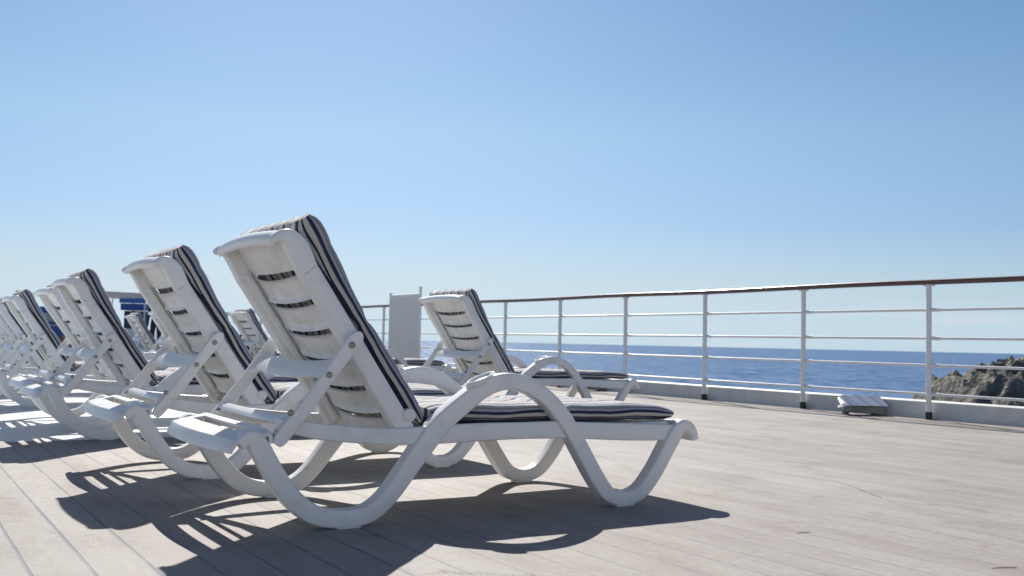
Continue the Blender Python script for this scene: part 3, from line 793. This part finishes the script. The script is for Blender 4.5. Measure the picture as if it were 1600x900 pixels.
# ------------------------------------------------------------------ folded metal covers by the kerb
def metal_cover(loc, rz, sc, label, shape):
    t = empty('metal_cover', loc, rz, label, 'metal cover', 'metal covers by the kerb')
    t.scale = (sc, sc, sc)
    bm = bmesh.new(); g = []
    for i in range(7):
        f = i / 6; row = []
        for j in range(11):
            e = j / 10; x = (-.215 + .40 * e) * (1 - .10 * f) + .03 * f - (.035 if (j == 0 and i < 2) else 0)
            y = -.095 + .19 * f; z = .080 + .078 * f + .003 * noise.noise(Vector((x * 14 + shape, y * 20, 1))) - (.02 if j == 0 else 0)
            row.append(Vector((x, y, z)))
        g.append(row)
    shell(bm, g, .0025)
    finish('lid', bm, M_FOIL, t, smooth=50)
    bm = bmesh.new()
    V = [(-.12, -.04, .02), (.16, -.06, .012), (.185, .09, .012), (-.12, .09, .02), (-.10, -.035, .072), (.175, -.055, .078), (.19, .088, .150), (-.12, .088, .140)]
    vs = [bm.verts.new(p) for p in V]
    for f in ((0, 3, 2, 1), (4, 5, 6, 7), (0, 1, 5, 4), (1, 2, 6, 5), (2, 3, 7, 6), (3, 0, 4, 7)): bm.faces.new([vs[k] for k in f])
    finish('housing', bm, M_GRN, t, smooth=0, bevel=.006)
    for x in (-.14, .11):
        bm = bmesh.new(); box(bm, (x, .0, .0175), (.03, .07, .035)); finish('foot', bm, M_GREYP, t, smooth=0, bevel=.004)
    return t
M_GRN = mat('dull_grey_green', (.30, .31, .29), rough=.6, noise_amt=.45, noise_scale=9)
metal_cover((6.98, 5.78, 0), CR + .12, 1.0, 'crumpled silver metal cover on the deck by the kerb, the larger one at the right', 0)
metal_cover((7.00, 9.66, 0), CR + .2, 1.0, 'smaller silver metal cover at the kerb beyond the lounger near the railing', 5)

# ------------------------------------------------------------------ kiosk, bar block and lamps at the far end of the deck
p = at(214, 31)
t = empty('drinks_kiosk', (p.x, p.y, 0), CR, 'small blue kiosk under a flat beige canopy at the far left end of the deck', 'kiosk')
bm = bmesh.new(); g = [[Vector((-1.0 + 1.5 * i / 6, -.6 + 1.2 * j / 4, 1.80 - .045 * i / 6 + .02 * math.sin(j))) for j in range(5)] for i in range(7)]
shell(bm, g, .17); finish('canopy', bm, M_BEIGE, t, smooth=0)
bm = bmesh.new(); box(bm, (.10, -.615, 1.52), (.78, .03, .14)); finish('fascia', bm, M_BLUE2, t, smooth=0, bevel=.01)
for x in (-.95, .45):
    for y in (-.55, .55):
        bm = bmesh.new(); tube(bm, [(x, y, 0), (x, y, 1.66)], .025, 8); finish('post', bm, M_WPAINT, t, smooth=40)
bm = bmesh.new(); box(bm, (.08, -.3, 1.34), (.72, .5, .20)); finish('banner', bm, M_BLUE, t, smooth=0, bevel=.02)
bm = bmesh.new(); box(bm, (.10, -.25, .96), (.60, .4, .52)); f = finish('display', bm, M_NAVY, t, smooth=0, bevel=.02)
for (x, z, w, h, m) in ((.14, 1.05, .26, .17, mat('pale_print', (.50, .22, .25), rough=.6)), (.05, .86, .22, .12, mat('dark_print', (.02, .02, .035), rough=.6))):
    bm = bmesh.new(); box(bm, (x, -.456, z), (w, .008, h)); finish('poster', bm, m, f, smooth=0)
bm = bmesh.new(); box(bm, (.05, -.3, .35), (.9, .6, .70)); finish('counter', bm, M_WPAINT, t, smooth=0, bevel=.02)
bm = bmesh.new(); box(bm, (-.2, .3, 1.0), (.06, .05, 1.3)); finish('frame_bar', bm, M_WPAINT, t, smooth=0)

p = at(84, 27.5)
t = empty('bar_block', (p.x, p.y, 0), CR, 'boxy blue bar counter with a grey window, seen between the fourth and fifth front loungers', 'bar counter')
bm = bmesh.new(); box(bm, (-.05, 0, .60), (.92, .8, 1.16)); f = finish('body', bm, M_BLUE, t, smooth=0, bevel=.03)
bm = bmesh.new(); box(bm, (.02, -.408, .93), (.50, .02, .22)); finish('window', bm, M_GREYW, t, smooth=0, bevel=.005)
bm = bmesh.new(); box(bm, (-.05, -.42, .72), (.90, .05, .05)); finish('ledge', bm, M_GREYW, t, smooth=0, bevel=.005)
bm = bmesh.new(); box(bm, (-.05, 0, 1.195), (1.0, .9, .03)); finish('roof', bm, M_BLUE2, t, smooth=0, bevel=.005)
bm = bmesh.new(); bmesh.ops.create_uvsphere(bm, u_segments=16, v_segments=10, radius=.085, matrix=Matrix.Translation((.02, -.55, .62))); tube(bm, [(.02, -.55, .0), (.02, -.55, .56)], .03, 8)
tag(finish('bollard_light', bm, M_WPAINT, smooth=50), 'short white bollard with a round head in front of the blue bar counter', 'bollard').matrix_world = Matrix.Translation((p.x, p.y, 0)) @ Matrix.Rotation(CR, 4, 'Z')
for px, D, h, m, la in ((113, 26, 1.86, M_CANVAS, 'pale flat lamp head on a thin pole rising behind the third front lounger'), (31, 30, 1.70, M_GREYP, 'dark flat lamp head on a thin pole behind the fifth front lounger')):
    p = at(px, D); t = empty('deck_lamp', (p.x, p.y, 0), CR, la, 'lamp')
    bm = bmesh.new(); tube(bm, [(0, 0, 0), (0, 0, h - .04)], .022, 8); finish('pole', bm, m, t, smooth=40)
    bm = bmesh.new(); box(bm, (0, 0, h), (.19, .16, .07)); finish('lamp_head', bm, m, t, smooth=0, bevel=.02)

# ------------------------------------------------------------------ people far down the deck
def body(joints, edges, radii, root, name, m, parent=None, sub=2):
    me = bpy.data.meshes.new(name); me.from_pydata(joints, edges, []); o = bpy.data.objects.new(name, me); COL.objects.link(o)
    if parent: o.parent = parent
    bm = bmesh.new(); bm.from_mesh(me); lay = bm.verts.layers.skin.verify(); bm.verts.ensure_lookup_table()
    for v, r in zip(bm.verts, radii): v[lay].radius = (r, r)
    bm.verts[root][lay].use_root = True
    bm.to_mesh(me); bm.free(); me.materials.append(m)
    o.modifiers.new('skin', 'SKIN').use_smooth_shade = True; q = o.modifiers.new('sub', 'SUBSURF'); q.levels = sub; q.render_levels = sub
    return o
def hair(parent, c, r):
    bm = bmesh.new(); bmesh.ops.create_icosphere(bm, subdivisions=3, radius=1)
    for v in bm.verts:
        k = 1 + .10 * noise.noise(v.co * 4); v.co = Vector((v.co.x * r * .92, v.co.y * r * 1.02, v.co.z * r)) * k
        if v.co.y < 0 and v.co.z < .35 * r: v.co.y *= .35
        v.co += Vector(c)
    finish('hair', bm, M_HAIR, parent, smooth=60)
# sitting on the deck, seen over the cushions
p = at(391, 15.5)
J = [(0, 0, .12), (0, 0, .30), (0, 0, .50), (0, 0, .58), (0, -.01, .66), (0, -.02, .74),
     (-.17, 0, .50), (-.24, -.06, .30), (-.20, -.20, .18), (-.19, -.27, .17), (.17, 0, .50), (.24, -.06, .30), (.20, -.20, .18), (.19, -.27, .17),
     (-.10, -.04, .10), (-.14, -.42, .26), (-.14, -.62, .06), (-.14, -.74, .04), (.10, -.04, .10), (.14, -.42, .26), (.14, -.62, .06), (.14, -.74, .04)]
Ed = [(0, 1), (1, 2), (2, 3), (3, 4), (4, 5), (2, 6), (6, 7), (7, 8), (8, 9), (2, 10), (10, 11), (11, 12), (12, 13), (0, 14), (14, 15), (15, 16), (16, 17), (0, 18), (18, 19), (19, 20), (20, 21)]
Ra = [.13, .115, .12, .05, .085, .075, .055, .042, .034, .035, .055, .042, .034, .035, .09, .062, .045, .04, .09, .062, .045, .04]
o = body(J, Ed, Ra, 0, 'person', M_SHIRT); o.location = (p.x, p.y, .02); o.rotation_euler = (0, 0, CR + .8)
tag(o, 'person in dark clothes sitting low in front of the far railing', 'person'); hair(o, (0, .01, .72), .105)
# standing beside the kiosk
p = at(246, 29.5)
J = [(0, 0, .90), (0, 0, 1.10), (0, 0, 1.32), (0, 0, 1.42), (0, -.01, 1.50), (0, -.02, 1.58),
     (-.18, 0, 1.32), (-.23, .01, 1.06), (-.22, -.08, .84), (-.22, -.10, .76), (.18, 0, 1.32), (.23, .01, 1.06), (.22, -.08, .84), (.22, -.10, .76),
     (-.09, 0, .84), (-.10, -.01, .48), (-.10, .02, .09), (-.10, -.12, .04), (.09, 0, .84), (.10, -.01, .48), (.10, .02, .09), (.10, -.12, .04)]
o = body(J, Ed, Ra, 0, 'person', M_SHIRT); o.location = (p.x, p.y, .0); o.rotation_euler = (0, 0, CR)
tag(o, 'person in dark clothes standing beside the blue kiosk, only the head clear of the loungers', 'person'); hair(o, (0, .01, 1.57), .105)
# rust-red bag
p = at(101, 22)
bm = bmesh.new(); bmesh.ops.create_icosphere(bm, subdivisions=4, radius=1)
for v in bm.verts:
    n_ = noise.noise(v.co * 2.2) * .18 + noise.noise(v.co * 6) * .06
    v.co = Vector((v.co.x * .11 + .05 * (1 - v.co.z), v.co.y * .11, max(-1, v.co.z) * .22)) * (1 + n_)
    v.co.z += .24
    if v.co.z < .012: v.co.z = .012
b_ = finish('beach_bag', bm, M_RUST, smooth=60); b_.location = (p.x, p.y, 0); b_.rotation_euler = (0, 0, CR)
tag(b_, 'slumped rust-red beach bag standing on the deck near the blue bar counter', 'bag')

# ------------------------------------------------------------------ twigs on the deck
for (px, py, l, a) in ((1256, 833, .055, .5), (1570, 888, .075, .25)):
    a0 = (px - 800) / 1600; dd = Fv * 1600 + Rv * (px - 800) - Uv * (py - 450); tt = -H / dd.z
    q = dd * tt; q.z = 0
    bm = bmesh.new(); dv_ = Vector((math.cos(CR + a), math.sin(CR + a), 0)); nn_ = Vector((-dv_.y, dv_.x, 0))
    tube(bm, [-dv_ * l * .5 + Vector((0, 0, .0015)), nn_ * .002 + Vector((0, 0, .0025)), dv_ * l * .3 - nn_ * .002 + Vector((0, 0, .002)), dv_ * l * .5 + Vector((0, 0, .001))], .001, 6, [.0007, .0011, .001, .0005])
    o = finish('twig', bm, mat('dry_twig', (.20, .09, .05), rough=.8), smooth=50); o.location = q
    tag(o, 'small dry brown twig lying on the deck, ' + ('in the middle of the open floor' if px < 1400 else 'the one near the bottom right corner'), 'twig', 'twigs on the deck')

# ------------------------------------------------------------------ rocky headland
def headland():
    bm = bmesh.new(); nx, ny = 260, 150; g = []
    for i in range(nx):
        a = 52 + 120 * i / (nx - 1); row = []
        for j in range(ny):
            d = 118 + 75 * j / (ny - 1)
            p = Fh * d + Rh * a
            f = min(1, max(0, (a - 62) / 46)); 
            ridge = -4.6 + 10.6 * f ** .8 + 9 * max(0, (a - 105) / 60)
            cross = math.exp(-((d - 152) / 26) ** 2)
            q = Vector((p.x, p.y, 0))
            n1 = noise.fractal(q * .045, 1.0, 2.1, 5) ; n2 = abs(noise.fractal(q * .16 + Vector((5, 2, 0)), .9, 2.2, 6)); n3 = noise.fractal(q * .55, .8, 2.1, 4)
            edge = min(1, max(0, (a - 61.5) / 4))
            z = -16 + (ridge + 16) * cross * edge + (n1 * 1.6 + n2 * 2.3 - .8 + n3 * .8) * edge * min(1, cross * 1.6)
            off = noise.noise_vector(q * .3) * 1.2
            row.append(bm.verts.new((p.x + off.x, p.y + off.y, z)))
        g.append(row)
    for i in range(nx - 1):
        for j in range(ny - 1): bm.faces.new((g[i][j], g[i + 1][j], g[i + 1][j + 1], g[i][j + 1]))
    m = bpy.data.materials.new('coastal_rock'); m.use_nodes = True; nt = m.node_tree; b = nt.nodes['Principled BSDF']; lk = nt.links.new
    b.inputs['Roughness'].default_value = .9; b.inputs['Specular IOR Level'].default_value = .1
    t = nt.nodes.new('ShaderNodeTexCoord')
    n = nt.nodes.new('ShaderNodeTexNoise'); n.inputs['Scale'].default_value = .45; n.inputs['Detail'].default_value = 9; n.inputs['Roughness'].default_value = .7
    r = nt.nodes.new('ShaderNodeValToRGB'); e = r.color_ramp.elements
    e[0].position = .33; e[0].color = (.10, .098, .085, 1); e[1].position = .66; e[1].color = (.34, .32, .285, 1)
    k = e.new(.48); k.color = (.20, .185, .155, 1)
    lk(t.outputs['Object'], n.inputs['Vector']); lk(n.outputs['Fac'], r.inputs[0]); lk(r.outputs[0], b.inputs['Base Color'])
    n2 = nt.nodes.new('ShaderNodeTexNoise'); n2.inputs['Scale'].default_value = 1.6; n2.inputs['Detail'].default_value = 8; lk(t.outputs['Object'], n2.inputs['Vector'])
    bp_ = nt.nodes.new('ShaderNodeBump'); bp_.inputs['Strength'].default_value = 1; bp_.inputs['Distance'].default_value = .8
    lk(n2.outputs['Fac'], bp_.inputs['Height']); lk(bp_.outputs[0], b.inputs['Normal'])
    tag(finish('rocky_headland', bm, m, smooth=35), kind='structure')
headland()
